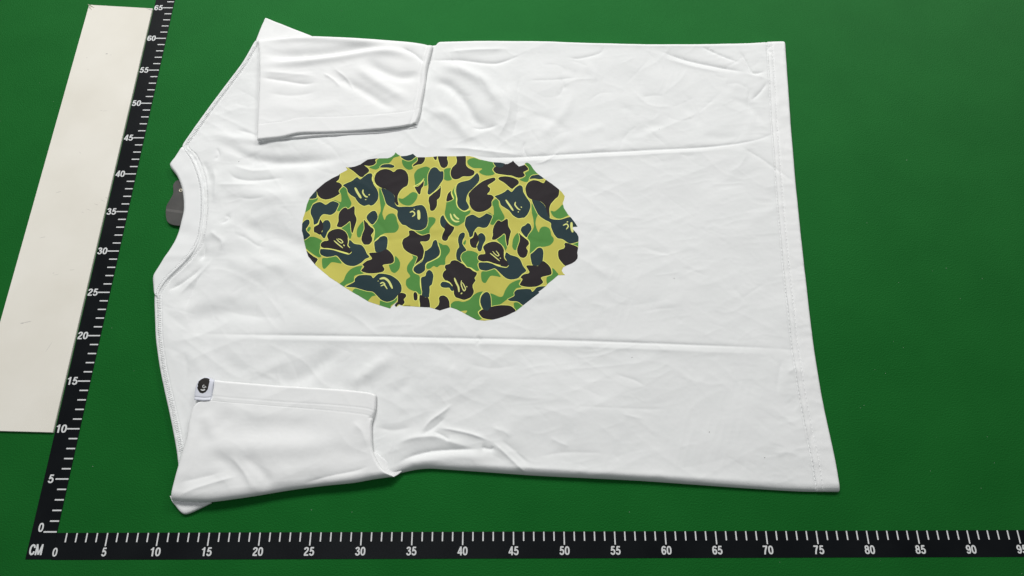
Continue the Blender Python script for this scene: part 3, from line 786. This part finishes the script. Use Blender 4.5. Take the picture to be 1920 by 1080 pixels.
PATCH = """K Z1 335,530 430,440 530,385 612,352 615,395 600,430 575,450 610,460 640,485 640,510 610,545 605,570 618,590 560,630 500,655 440,662 390,645 355,610 345,570
N Z1 335,545 345,625 320,650 252,650 280,585
G Z1 252,655 320,655 350,640 350,670 290,715 300,745 200,815 215,720
N Z1 300,720 360,692 400,695 450,722 500,692 540,680 605,708 590,760 560,815 510,845 460,840 420,838 385,870 365,930 310,965 300,900 270,830 272,780
G Z1 680,505 705,540 710,600 755,700 745,740 715,770 690,755 640,800 600,800 575,780 605,710 540,682 560,668 630,690 632,600 610,575 630,535
K Z1 712,276 770,265 870,238 930,270 965,305 960,335 920,365 885,395 850,385 780,325
K Z1 872,238 940,180 1080,165 1040,190 1050,220 1020,250 960,262
G Z1 1085,168 1180,160 1230,145 1280,85 1330,140 1260,165 1225,210 1180,240 1130,250 1095,280 1050,305 1000,295 970,275 1050,235 1055,205
N Z1 1095,280 1130,245 1210,238 1260,255 1268,272 1240,285 1180,282
N Z1 655,490 700,465 760,440 820,395 860,420 900,390 950,355 990,348 1005,370 1008,420 1020,480 1060,540 1078,600 1070,660 1030,715 990,735 960,725 905,738 850,710 810,660 800,640 750,610 715,575 700,530 670,505
K Z1 1028,410 1050,350 1100,310 1160,297 1220,310 1258,332 1300,302 1350,297 1400,320 1430,370 1435,440 1420,495 1370,525 1330,570 1308,620 1308,680 1320,720 1300,730 1270,690 1270,620 1220,570 1160,535 1110,522 1060,490 1035,455
N Z1 1110,530 1170,540 1230,575 1270,625 1272,700 1310,745 1400,745 1480,745 1540,730 1600,728 1640,770 1662,850 1665,930 1645,990 1590,1025 1530,1030 1460,1010 1400,970 1360,960 1320,910 1300,850 1300,790 1220,750 1170,710 1140,620
G Z1 1088,530 1112,535 1150,640 1165,690 1140,770 1125,830 1150,905 1170,860 1210,830 1260,830 1290,870 1300,920 1320,980 1310,1020 1270,1055 1150,1065 Z3 1080,100 1025,155 1030,40 Z1 1030,1010 1005,960 1060,890 1085,840 1105,790 1095,680 1085,600
N Z1 935,880 950,840 1000,800 1040,798 1065,840 1065,890 1010,960 960,925
K Z1 600,870 610,820 650,770 690,755 715,775 780,740 795,760 795,830 815,880 815,920 790,1000 770,1060 755,1050 745,950 735,920 700,950 640,990 600,990 580,975 600,920
G Z1 635,990 690,955 740,918 750,960 752,1050 760,1080 740,1130 700,1080
N Z1 180,930 220,900 250,905 258,940 235,985 215,1010 225,1040 262,1080 Z3 260,80 190,125 150,60 Z1 150,1000
G Z1 228,1020 245,990 268,988 270,1010 250,1040 230,1045
K Z1 310,990 365,955 380,895 412,940 420,1000 400,1050 Z3 420,40 380,65 330,40 Z1 310,1050
N Z1 412,945 440,910 480,908 505,945 505,1000 470,1050 Z3 460,60 440,105 420,105 390,60 Z1 410,1040
K Z3 465,80 490,30 550,0 620,-5 680,25 712,80 718,140 712,190 740,240 762,270 740,290 690,275 600,250 540,235 480,225 420,222 390,200 395,165 430,140 480,130
N Z3 715,190 735,125 790,170 870,185 910,225 940,290 970,330 920,355 870,400 800,435 730,435 680,415 640,380 580,315 520,325 450,328 390,300 380,260 395,232 540,245 720,290
G Z3 410,345 470,340 570,322 640,405 560,395 515,395 480,430 440,470 415,460 405,410
G Z3 180,125 260,90 330,95 400,130 400,155 385,200 380,240 395,320 370,335 320,310 250,260 205,215 190,170
K Z3 215,250 250,280 300,320 355,355 325,410 340,440 260,380 190,280
K Z3 965,285 1045,275 1100,270 1170,235 1220,270 1255,320 1262,380 1230,408 1130,425 1150,470 1130,505 1050,522 960,525 900,510 870,490 905,445 885,420 940,375 1000,350
N Z3 1030,150 1080,100 1140,78 1180,95 1188,150 1175,230 1150,262 1050,272 1030,210
G Z3 1275,320 1310,345 1335,400 1325,470 1275,520 1230,500 1205,440 1210,415 1265,395
G Z3 890,430 880,450 870,490 900,525 830,540 790,560 780,620 700,655 650,690 610,655 660,610 690,540 740,480 810,445
N Z3 690,680 790,625 795,590 840,550 920,542 990,550 1015,580 1075,530 1150,530 1230,550 1310,605 1350,670 1350,740 1310,780 1290,810 1250,845 1180,865 1110,840 1050,780 1010,745 940,735 870,715 800,695 740,690
G Z3 770,755 800,705 870,720 960,740 1020,752 1050,785 1000,800 960,845 940,860
G Z3 1095,850 1180,868 1250,850 1295,805 1300,840 1270,880 1225,910 1215,955 1085,910
K Z3 1310,780 1350,755 1400,770 1408,800 1380,835 1390,870 1360,905 1320,895 1285,925 1262,900 1305,860
G Z3 1470,290 1510,295 1540,330 1520,400 1490,470 1500,520 1560,550 1575,600 1575,690 1595,760 1585,785 1560,770 1520,745 1440,710 1405,660 1410,600 1455,560 1420,500 1420,440 1450,390 1490,340
K T6 825,690 860,668 930,680 1010,740 1100,770 1240,735 1262,790 1240,860 1180,895 1060,900 1110,990 1135,1080 B2 1135,130 1110,250 1090,320 960,400 950,390 1000,260 990,220 870,175 780,120 720,60 695,-20 T6 690,920 720,840 830,770
N T6 1180,1080 1280,1000 1320,890 1370,860 1400,890 1420,980 B2 1455,80 1450,180 1390,250 1280,310 1190,350 1160,400 1155,500 1090,560 1030,580 960,560 920,510 930,450 980,400 1090,330 1130,240 1155,110
G T6 1425,915 1512,955 B3 100,-10 200,0 255,80 240,150 180,230 160,300 155,390 60,400 0,445 B2 1440,420 1390,445 1330,420 1260,470 1200,480 1175,440 1190,380 1280,325 1440,235 1475,120 1430,-20
N B2 1175,560 1210,510 1250,500 1300,540 1325,620 1310,730 1290,800 1250,830 1250,920 1240,1010 C2 1240,500 1215,515 1150,510 1090,480 1095,400 1080,300 1075,120 1160,80
K C2 1045,475 1100,475 1160,515 1215,515 1245,590 1245,730 1055,725
K C2 920,440 960,400 1000,440 1000,550 970,580 930,560
K C3 -60,755 20,670 38,600 32,530 60,485 130,475 200,515 240,590 250,680 245,720 40,795
N B3 60,790 100,740 170,740 240,765 300,820 315,850 330,915 290,925 260,890 240,860 140,860 80,840
K B3 250,370 280,320 340,300 400,310 470,350 540,390 590,445 660,465 720,515 800,555 790,610 755,660 775,710 750,750 718,800 720,860 740,920 730,980 680,1050 610,1085 540,1105 450,1080 370,1050 335,980 330,900 310,850 300,800 220,745 150,700 110,640 108,580 140,520 175,495 150,450 165,400
G B3 475,220 520,150 600,110 720,120 820,170 815,260 840,330 810,390 840,480 850,505 800,520 740,490 680,455 600,430 560,380 500,320
N T7 420,900 420,830 450,750 510,710 555,730 555,790 515,870 510,940 545,1000 B3 590,100 520,140 480,190 470,250 495,330 470,340 400,295 385,260 380,180 400,90 440,30
G T7 520,940 545,890 575,860 580,900 560,960
K Z4 545,150 580,110 640,85 700,85 760,120 790,170 800,230 800,270 830,320 850,365 830,385 760,365 650,335 600,318 540,320 490,300 482,265 510,235 570,225
N Z4 800,270 820,210 870,240 950,265 990,300 1020,370 1060,430 1010,470 960,520 880,535 820,520 770,480 690,405 640,415 580,430 510,415 490,370 495,335 560,325 640,340 750,370
G Z4 530,440 600,432 680,410 755,500 700,495 640,490 610,520 580,570 555,575 530,550 520,490
N T7 60,430 80,385 120,360 150,410 200,500 150,610 130,625 80,580 55,510
K T7 200,500 260,550 340,600 330,660 280,740 230,800 205,860 160,885 110,865 90,820 110,740 150,650 135,625
G T3 370,730 330,800 300,870 330,1000 190,1060 T7 185,100 165,230 150,330 180,420 250,510 330,565 400,580 460,555 550,490 590,430 570,390 660,320 665,260 570,290 470,250 400,180 385,100 T3 390,960 365,850
K T3 280,840 285,900 325,1000 190,1060 190,970 220,890
N T3 800,480 840,520 855,590 830,670 720,790 640,870 600,950 585,1030 T7 590,80 640,180 630,230 560,270 500,260 430,200 400,120 405,50 T3 405,1000 380,880 380,780 410,700 480,660 640,620 720,560
K T3 1180,600 1150,570 1070,585 950,630 850,690 720,800 640,890 630,930 650,1000 T7 650,130 690,220 760,280 840,300 940,285 1040,235 1100,170 1100,90 1140,20 T3 1140,960 1090,920 1010,910 1060,850 1070,790 1020,735 1100,680 1170,630
K T3 390,130 560,125 580,200 585,320 640,380 740,430 755,470 730,520 650,550 520,550 440,595 360,610 300,580 270,510 275,430 310,360 380,290 395,220
G T3 120,470 150,400 220,380 275,385 255,450 265,540 295,600 260,630 190,635 130,600 110,540
K T3 15,130 190,130 200,200 220,270 200,340 140,380 80,360 45,290
K T2 1320,145 1395,135 1390,205 1370,220 1340,195
K T2 1005,160 1150,155 1140,240 1080,300 990,315 910,350 920,310 980,260 1010,210
N T2 660,145 780,120 870,95 910,78 975,140 920,190 870,225 800,232 730,205
G T2 690,210 740,215 820,240 900,215 960,150 1000,170 990,230 900,300 890,340 910,385 850,415 780,400 720,340 690,270
G T2 935,560 940,490 1000,410 1120,360 1190,350 1260,395 1220,500 1210,600 1215,710 1140,745 1110,690 1130,610 1050,700 1000,750 960,755 950,650
N T2 1210,600 1220,500 1270,400 1340,360 1400,380 1460,445 1512,435 T3 50,440 100,440 125,460 120,600 60,700 T2 1400,790 1300,890 1240,920 1205,890 1220,760
K T2 945,765 1010,750 1070,700 1130,640 1120,740 1080,800 1060,900 1040,915 1010,890
K T2 1470,740 1465,930 1440,990 1400,1020 T6 1400,60 1395,170 1350,250 1310,275 1260,260 1245,150 1225,80 1230,20 T2 1240,960 1320,890
G T2 615,990 700,1000 780,950 870,880 930,865 1000,900 1000,960 T6 980,40 920,120 850,165 770,165 700,140 640,90
G T6 1205,420 1270,400 1340,410 1370,450 1350,520 1290,590 1250,650 1240,730 1170,765 1080,750 960,680 1080,660 1170,600 1205,520
G T3 610,230 660,190 740,175 800,190 870,215 940,205 1060,235 1130,250 1170,330 1110,410 1160,495 1080,530 980,530 890,500 845,450 910,390 740,380 660,340 615,290
N T3 1140,255 1340,265 1360,290 1320,360 1250,370 1180,340
K T3 1130,410 1180,345 1260,370 1330,350 1360,290 T4 20,180 130,110 165,155 250,230 360,205 440,295 340,355 370,410 330,455 250,470 180,455 100,425 0,415 T3 1200,490
G T4 375,180 410,155 450,165 500,205 550,285 610,355 650,405 560,415 500,435 460,480 420,550 340,545 260,505 330,470 385,430 370,370 450,310
N T4 460,490 500,430 560,412 650,405 755,475 680,500 560,485 510,490
K Z2 725,410 750,390 820,385 900,400 960,430 970,470 930,505 895,535 870,525 800,465 740,430
N Z2 685,620 740,600 800,570 840,540 885,570 930,520 980,490 1015,510 1025,570 1060,630 1105,700 1108,760 1080,830 1040,875 1010,880 960,885 900,850 850,790 760,730 740,680 700,640
K Z2 1048,530 1080,460 1140,430 1200,438 1265,465 1300,425 1390,485 1450,540 1442,620 1400,660 1350,720 1335,780 1340,850 1340,880 1310,820 1280,730 1220,680 1120,660 1070,620
N Z2 1125,665 1200,670 1270,720 1310,800 1345,885 1460,900 1600,870 1680,985 1610,1000 1690,1070 T8 1465,690 1465,780 1300,830 1220,800 1130,740 1030,720 960,640 900,500 890,410 780,350 690,290 620,210
G T8 505,20 550,50 600,140 630,230 600,320 585,420 610,530 650,600 670,540 720,490 790,485 860,520 890,580 905,660 950,720 945,790 880,860 780,890 640,905 560,970 480,1040 470,1000 470,800 420,710 460,630 520,560 550,480 540,340 510,200
N T8 285,560 310,490 370,460 420,415 470,430 500,490 500,550 440,640 400,705 330,640
K T8 240,600 290,640 380,710 440,780 450,840 400,910 430,970 B4 430,130 400,220 340,255 270,235 220,160 210,80 T8 220,900 260,780 265,690
G T8 115,830 130,740 180,650 230,615 265,680 255,780 220,880 190,955 150,955 115,900
K T7 1120,680 1150,570 1210,480 1250,465 1300,490 1400,435 1430,460 1440,580 1490,680 1480,740 1450,870 1440,960 1415,985 1390,880 1380,770 1350,735 1280,790 1180,855 1120,860 1105,830 1125,760
G T7 1205,850 1290,790 1350,735 1380,750 1385,860 1415,985 1385,1080 B3 1380,110 1340,20 T7 1320,980
N T7 590,400 700,350 760,365 850,410 960,350 1000,325 1110,375 1090,450 1040,560 990,610 920,620 830,600 770,650 730,740 715,790 655,810 630,720 560,580 560,500
G T7 1190,30 1240,80 1250,170 1300,270 1360,390 1350,440 1300,490 1250,465 1170,530 1120,560 1070,530 1110,380 1010,325 1060,310 1140,360 1135,190 1100,150 1110,90
K T7 660,850 720,810 760,690 820,775 840,870 800,960 790,1020 740,1025 690,1000 660,930
N T7 820,775 870,725 920,730 970,790 975,870 930,950 910,1010 B3 890,110 850,125 820,100 800,30 T7 810,980 840,880
K B4 395,415 525,405 640,415 710,330 760,325 840,390 890,460 912,560 880,600 700,650 740,740 700,790 600,835 440,845 320,825 265,790 320,690 280,650 340,590 460,550
N B4 480,190 540,130 620,60 680,45 730,80 745,160 730,310 700,380 640,412 530,405 490,290
G B4 920,465 960,480 1010,540 1045,600 835,785 810,650 910,600 930,540
K B4 1040,150 1060,95 1160,60 1180,0 T8 1165,860 1190,810 1300,840 1450,910 B4 1450,200 1445,270 1385,340 1205,420 1100,330 1050,250
G T8 1305,835 1460,785 1455,905 1400,890
G Z4 990,535 985,560 970,590 1000,625 940,640 910,690 915,720 840,765 750,830 650,860 640,800 630,700 740,740 780,730 810,660 860,590 920,555
G Z4 155,860 190,800 250,790 310,800 380,775 430,720 490,685 555,678 520,730 505,800 525,870 490,930 510,980 530,1000 460,1020 300,935
N Z4 510,800 525,730 570,685 610,690 635,740 640,860 600,905 545,890
K Z4 495,930 530,890 600,905 640,860 750,840 860,845 905,870 930,915 800,985 660,1012 560,1000 520,975
N Z4 840,770 915,730 915,690 950,655 1040,645 1110,650 1135,680 1190,625 1295,618 1210,700 1100,800 1030,845 960,800 870,790
G Z4 910,820 950,805 1035,835 940,915
G T8 890,165 970,175 1060,110 1130,40 1170,110 1255,240 1180,290 1090,325 1000,310 930,260
G T5 1175,720 1190,630 1240,550 1310,480 1340,520 1330,620 1290,740 1240,810 1190,800
K T5 1320,455 1370,500 1450,570 T6 0,550 60,590 115,650 110,700 65,765 85,820 80,890 30,950 -20,960 T5 1320,950 1270,860 1290,740 1330,630
Y Z4 280,912 355,905 330,940 300,930
Y Z3 1085,905 1010,880 960,850 1000,805 1050,795 1090,840"""
LINES = """Z3 395,232 430,230 530,240 620,268 720,296 750,280 758,268
Z3 716,90 720,150 713,190 738,220
Z4 495,325 560,325 630,330 720,370 820,390 850,365
Z4 798,180 800,270 825,310
Z1 1490,505 1550,480 1590,450 1622,408
Z1 1700,600 1760,560 1815,510
T3 290,840 285,900 325,1000
T3 365,730 350,850 385,960 T7 385,100 410,190 480,255 560,285 660,240
T6 0,530 60,590 120,640 130,720 105,880
T8 240,590 300,650 400,730 460,790 455,900 440,1000
T6 120,900 190,850 260,775 330,760
T8 475,1040 540,990 620,915 690,895
T2 210,780 100,650 90,560 150,460
T6 1410,900 1440,1000 B2 1465,120 1440,230 1280,320 1190,365 1165,450
B2 1145,110 1110,270 970,390 920,450 915,520 1000,590
B3 470,250 500,320 560,390 600,440 680,460 790,540
B3 180,715 250,755 305,825
C3 935,395 880,480 860,580 870,680 905,745 830,810 860,880 910,935
B2 1060,650 1060,800 1085,910
C2 950,390 1000,430 1030,560 1050,700
T7 140,380 170,440 240,530 330,590
T7 655,820 720,790 745,690
T5 310,565 390,530 430,430
Z4 155,865 150,820"""
# emblem face strokes: tile points ; width in photo pixels
FACES = """4.6 T1 1140,775 1190,870 1265,990
3.0 T1 1305,815 1300,880 1350,950 1400,965
2.6 T1 1420,910 1435,930
3.0 T1 1355,1010 1358,1025
6.0 T6 1020,260 1030,350 1030,450
2.6 T6 845,305 905,285 945,325 935,360 895,390
2.6 T6 930,245 942,235
2.2 T5 715,875 800,950 895,1025
1.9 T5 765,840 800,880 860,925 895,905 850,855 790,840
2.2 T5 905,960 930,985
4.4 C2 235,140 330,125 420,190 495,335
2.2 C2 255,285 330,262 390,345
2.6 C2 245,235 300,212 350,255
2.0 C2 200,180 212,186
3.6 B3 345,660 380,750 425,840 440,945
2.2 B3 488,710 485,800 535,920 570,880 530,790 500,750
2.0 B3 592,825 600,850
2.2 B3 475,985 505,960
2.0 B3 1068,158 1160,230 1262,315
1.8 B3 1120,120 1170,180 1225,215 1248,190 1190,110
2.0 B3 1268,252 1285,268
3.6 Z2 815,665 860,730 905,795
2.6 Z2 932,690 925,725 960,770 988,785
2.4 Z2 960,805 970,812
2.0 Z2 998,745 1004,760
5.0 T8 1312,395 1315,500 1338,600
2.4 T8 1140,460 1215,432 1248,480 1205,540
2.0 T8 1215,395 1245,383
3.4 T7 262,330 295,430 360,485 445,490
3.4 T7 330,340 380,405 440,445"""

def offset_poly(p, d):
    a = 0.5 * np.sum(p[:, 0] * np.roll(p[:, 1], -1) - np.roll(p[:, 0], -1) * p[:, 1])
    e = np.roll(p, -1, 0) - p; e /= np.linalg.norm(e, axis=1)[:, None] + 1e-9
    n = np.stack([e[:, 1], -e[:, 0]], 1) * (1 if a > 0 else -1)
    m = n + np.roll(n, 1, 0); m /= np.linalg.norm(m, axis=1)[:, None] + 1e-6
    return p + m * d

def ribbon(p, wd):
    d = np.gradient(p, axis=0); d /= np.linalg.norm(d, axis=1)[:, None] + 1e-9
    n = np.stack([-d[:, 1], d[:, 0]], 1)
    k = np.linspace(0, 1, len(p)); w_ = wd / 2 * (.55 + .45 * np.clip(np.minimum(k, 1 - k) * 6, 0, 1))
    return np.vstack([p + n * w_[:, None], (p - n * w_[:, None])[::-1]])

def arrange(outline, shapes, step, surf):
    """one flat arrangement of all the ink shapes (pixel space), draped with surf(pixels) -> xyz; returns verts, tris, owner"""
    polys = [outline] + [s for s, _ in shapes]
    vs = []; es = []
    for p in polys:
        o = len(vs); n = len(p)
        vs += p.tolist(); es += [(o + i, o + (i + 1) % n) for i in range(n)]
    lo, hi = outline.min(0), outline.max(0)
    gx, gy = np.meshgrid(np.arange(lo[0], hi[0], step), np.arange(lo[1], hi[1], step))
    gp = np.c_[gx.ravel(), gy.ravel()] + np.random.RandomState(3).rand(gx.size, 2) * step * .2
    gp = gp[inside(outline, gp)]
    vs += gp.tolist()
    r = delaunay_2d_cdt([Vector(v) for v in vs], es, [], 0, 1e-4)
    V = np.array([tuple(v) for v in r[0]]); F = np.array([f for f in r[2]], int)
    c = V[F].mean(1)
    owner = np.full(len(F), -1)
    owner[inside(outline, c)] = 0
    for i, (p, lay) in enumerate(shapes):
        bb = (c[:, 0] >= p[:, 0].min()) & (c[:, 0] <= p[:, 0].max()) & (c[:, 1] >= p[:, 1].min()) & (c[:, 1] <= p[:, 1].max()) & (owner >= 0)
        k = np.where(bb)[0]
        if len(k): owner[k[inside(p, c[k])]] = i + 1
    P3 = surf(V)
    # anticlockwise seen from above
    t = P3[F]
    ar = (t[:, 1, 0]-t[:, 0, 0])*(t[:, 2, 1]-t[:, 0, 1]) - (t[:, 2, 0]-t[:, 0, 0])*(t[:, 1, 1]-t[:, 0, 1])
    F[ar < 0] = F[ar < 0][:, ::-1]
    return P3, F, owner

def submesh(name, V, F, mat, parent):
    u, inv = np.unique(F.ravel(), return_inverse=True)
    return mesh(name, V[u], inv.reshape(-1, 3), mat, parent)

shapes = []; meta = []
def add(p, kind, lay): shapes.append((p, lay)); meta.append(kind)
pl = []
for row in PATCH.split('\n'):
    c, rest = row[0], row[2:]
    q = pts(rest); n = max(16, int(np.linalg.norm(np.diff(np.vstack([q, q[:1]]), axis=0), axis=1).sum() / 1.3))
    pl.append((c, spline(q, n + 1, closed=True)[:-1]))
for c, q in pl:
    if c == 'G': add(q, 'G', 1)
for c, q in pl:
    if c in 'NK': add(offset_poly(q, .95), 'L', 2)
for c in 'NKY':
    for k, q in pl:
        if k == c: add(q, c, 3)
for row in LINES.split('\n'):
    q = pts(row); add(ribbon(spline(q, 6 * len(q)), 1.5), 'L', 4)
for row in FACES.split('\n'):
    wd, rest = row.split(' ', 1); q = pts(rest); add(ribbon(spline(q, 6 * len(q)), float(wd) * .92), 'F', 5)

PV, PF, OW = arrange(OUTLINE, shapes, 3.0, lambda q: drape_px(q, .014))
pr = under(submesh('camo_print', PV, PF[OW == 0], M_CAMO['Y'], None))
tag(pr, 'camouflage print in khaki, green, navy and black')
def sub(o): o.parent = pr; return o
lk = np.isin(OW, [i + 1 for i, k in enumerate(meta) if k == 'L'])
sub(submesh('camo_outline', PV, PF[lk], M_CAMO['L'], None))
for i, k in enumerate(meta):
    if k in 'GNKYF':
        f = PF[OW == i + 1]
        if len(f): sub(submesh('emblem_mark' if k == 'F' else 'camo_patch', PV, f, M_CAMO[k], None))

# ------------------------------------------------------------------ woven tab on the near cuff
w_top = [(371, 713), (378, 708), (386, 706), (394, 709), (400, 713)]
w_bot = [(363, 749), (372, 750), (382, 751), (394, 750)]
ZW = 1.45
WX, WY = coons(unpx(w_top, ZW), unpx(w_bot, ZW), unpx([(371, 713), (366, 724), (363, 738), (363, 749)], ZW), unpx([(400, 713), (398, 725), (396, 738), (394, 750)], ZW), 40, 44)
aT, aB, aL, aR = edge_d(WX, WY)
def tab_z(x, y): return ZW + .03 * vnoise(x / .9, y / .9, 51)
WZ = tab_z(WX, WY) * (.80 + .20 * roll(aT, .25)) * (.88 + .12 * roll(aL, .3)) * (.94 + .06 * roll(aR, .2)) - .06 * np.exp(-((aB - .28) / .07) ** 2)
tab = under(sheet('woven_label', WX, WY, WZ, M_LABEL, None, np.float64(.25)))
tag(tab, 'small satin tab with a black head emblem on the cuff')
EMB = pts("LB 430,345 500,285 570,248 640,246 715,276 712,350 692,450 670,540 612,612 540,645 470,625 425,562 398,492 420,465 412,400 432,380")
def tabsurf(V):
    q = unpx(V, ZW + .02); 
    from_grid = np.empty(len(q))
    gx, gy, gz = WX.ravel(), WY.ravel(), WZ.ravel()
    for i, (x, y) in enumerate(q):
        d = (gx - x) ** 2 + (gy - y) ** 2
        k = np.argpartition(d, 4)[:4]; wt = 1 / (d[k] + 1e-5); from_grid[i] = (gz[k] * wt).sum() / wt.sum()
    return np.c_[q, from_grid + .012]
esh = [(ribbon(spline(pts("LB 585,425 550,445 548,490 580,505 605,480 595,445"), 30), 1.15), 1), (ribbon(spline(pts("LB 490,545 545,562 605,545"), 16), 2.2), 1), (ribbon(spline(pts("LB 622,470 628,495"), 8), 1.0), 1)]
EV, EF, EO = arrange(EMB, esh, 1.4, tabsurf)
em = submesh('emblem', EV, EF[EO == 0], M_LBLK, None); em.parent = tab
for k in (1, 2, 3):
    e2 = submesh('emblem_mark', EV, EF[EO == k], M_INK, None); e2.parent = tab

# ------------------------------------------------------------------ hang tag under the collar
tg = bpy.data.objects.new('hang_tag', None); COL.objects.link(tg)
tag(tg, 'grey card hang tag sticking out from under the shirt collar', 'tag')
card = [(319, 402), (311, 396), (311, 388), (313, 380), (319, 372), (325, 361), (325, 348), (328, 341), (333, 338), (350, 338), (372, 344), (378, 380), (372, 415), (345, 422), (326, 421), (315, 415)]
card = [(311, 405), (311, 392), (313, 384), (319, 374), (325, 362), (324.5, 348), (328, 341), (333, 338), (352, 338), (372, 346), (374, 380), (370, 412), (345, 423), (324, 422), (314, 416)]
prism('card', spline(unpx(card, .3), 60, closed=True)[:-1], .22, .34, M_TAG, tg, .03)
bd = unpx([(311.6, 391), (346, 396), (346, 401), (311.4, 396)], .345)
mesh('stripe', np.c_[bd, np.full(4, .346)], [(0, 1, 2, 3)][::-1], M_TAGL, tg, smooth=False)
ey = unpx([(339, 357)], .35)[0]
V = []; F = []
for i in range(16):
    a = 2 * math.pi * i / 16
    for j in range(6):
        b = 2 * math.pi * j / 6
        r = .16 + .06 * math.cos(b); V.append((ey[0] + r * math.cos(a), ey[1] + r * math.sin(a), .36 + .05 * math.sin(b)))
        F.append((i*6+j, ((i+1) % 16)*6+j, ((i+1) % 16)*6+(j+1) % 6, i*6+(j+1) % 6))
mesh('eyelet', V, F, M_EYE, tg)

# ------------------------------------------------------------------ lint and dust
rl = random.Random(11)
V = []; F = []
spots = [(74, 156), (100, 190), (31, 970), (1685, 530), (1675, 640), (1660, 700), (1462, 1054), (1650, 1051), (170, 850), (210, 615), (120, 885), (1700, 300), (1800, 560), (1755, 820), (1620, 760), (640, 20), (1120, 40), (950, 30), (660, 960), (1180, 960)]
for _ in range(60): spots.append((rl.uniform(0, 1920), rl.uniform(0, 1080)))
for x, y in spots:
    if 285 < x < 1560 and 40 < y < 940: continue
    c = unpx([(x, y)], 0)[0]
    if -11.4 < c[0] < .05 and c[1] > -3: continue
    if c[1] < 0 and c[1] > -2.6 and c[0] > -2.6: continue
    ln = rl.uniform(.02, .075); wd = rl.uniform(.01, .02); a = rl.uniform(0, 6.28); o = len(V)
    for s, t in ((-1, 0), (0, -1), (1, .3), (0, 1)):
        X, Y = s * ln, t * wd
        V.append((c[0] + X * math.cos(a) - Y * math.sin(a), c[1] + X * math.sin(a) + Y * math.cos(a), .006 + .01 * (s == 0)))
    F.append((o, o+1, o+2, o+3))
tag(mesh('lint', V, F, M_LINT, None, smooth=False), 'tiny pale lint specks scattered over the green mat', 'lint', kind='stuff')
# a few dark specks on the cloth
M_SPECK = mottled('dark_speck', g(.03, .03, .03), g(.06, .06, .06), 50, .8, .2)
for x, y in ((1236, 242), (1185, 670), (1434, 858), (1330, 810), (1264, 522), (448, 303)):
    c = drape_px([(x, y)], .006)[0]
    mesh('speck', [(c[0] + .05 * math.cos(a), c[1] + .045 * math.sin(a), c[2] + .002) for a in (0, 1.2, 2.6, 3.6, 5)], [(0, 1, 2, 3, 4)], M_SPECK, None, smooth=False).name = 'speck'
for o in list(COL.objects):
    if o.name.startswith('speck'): under(o)
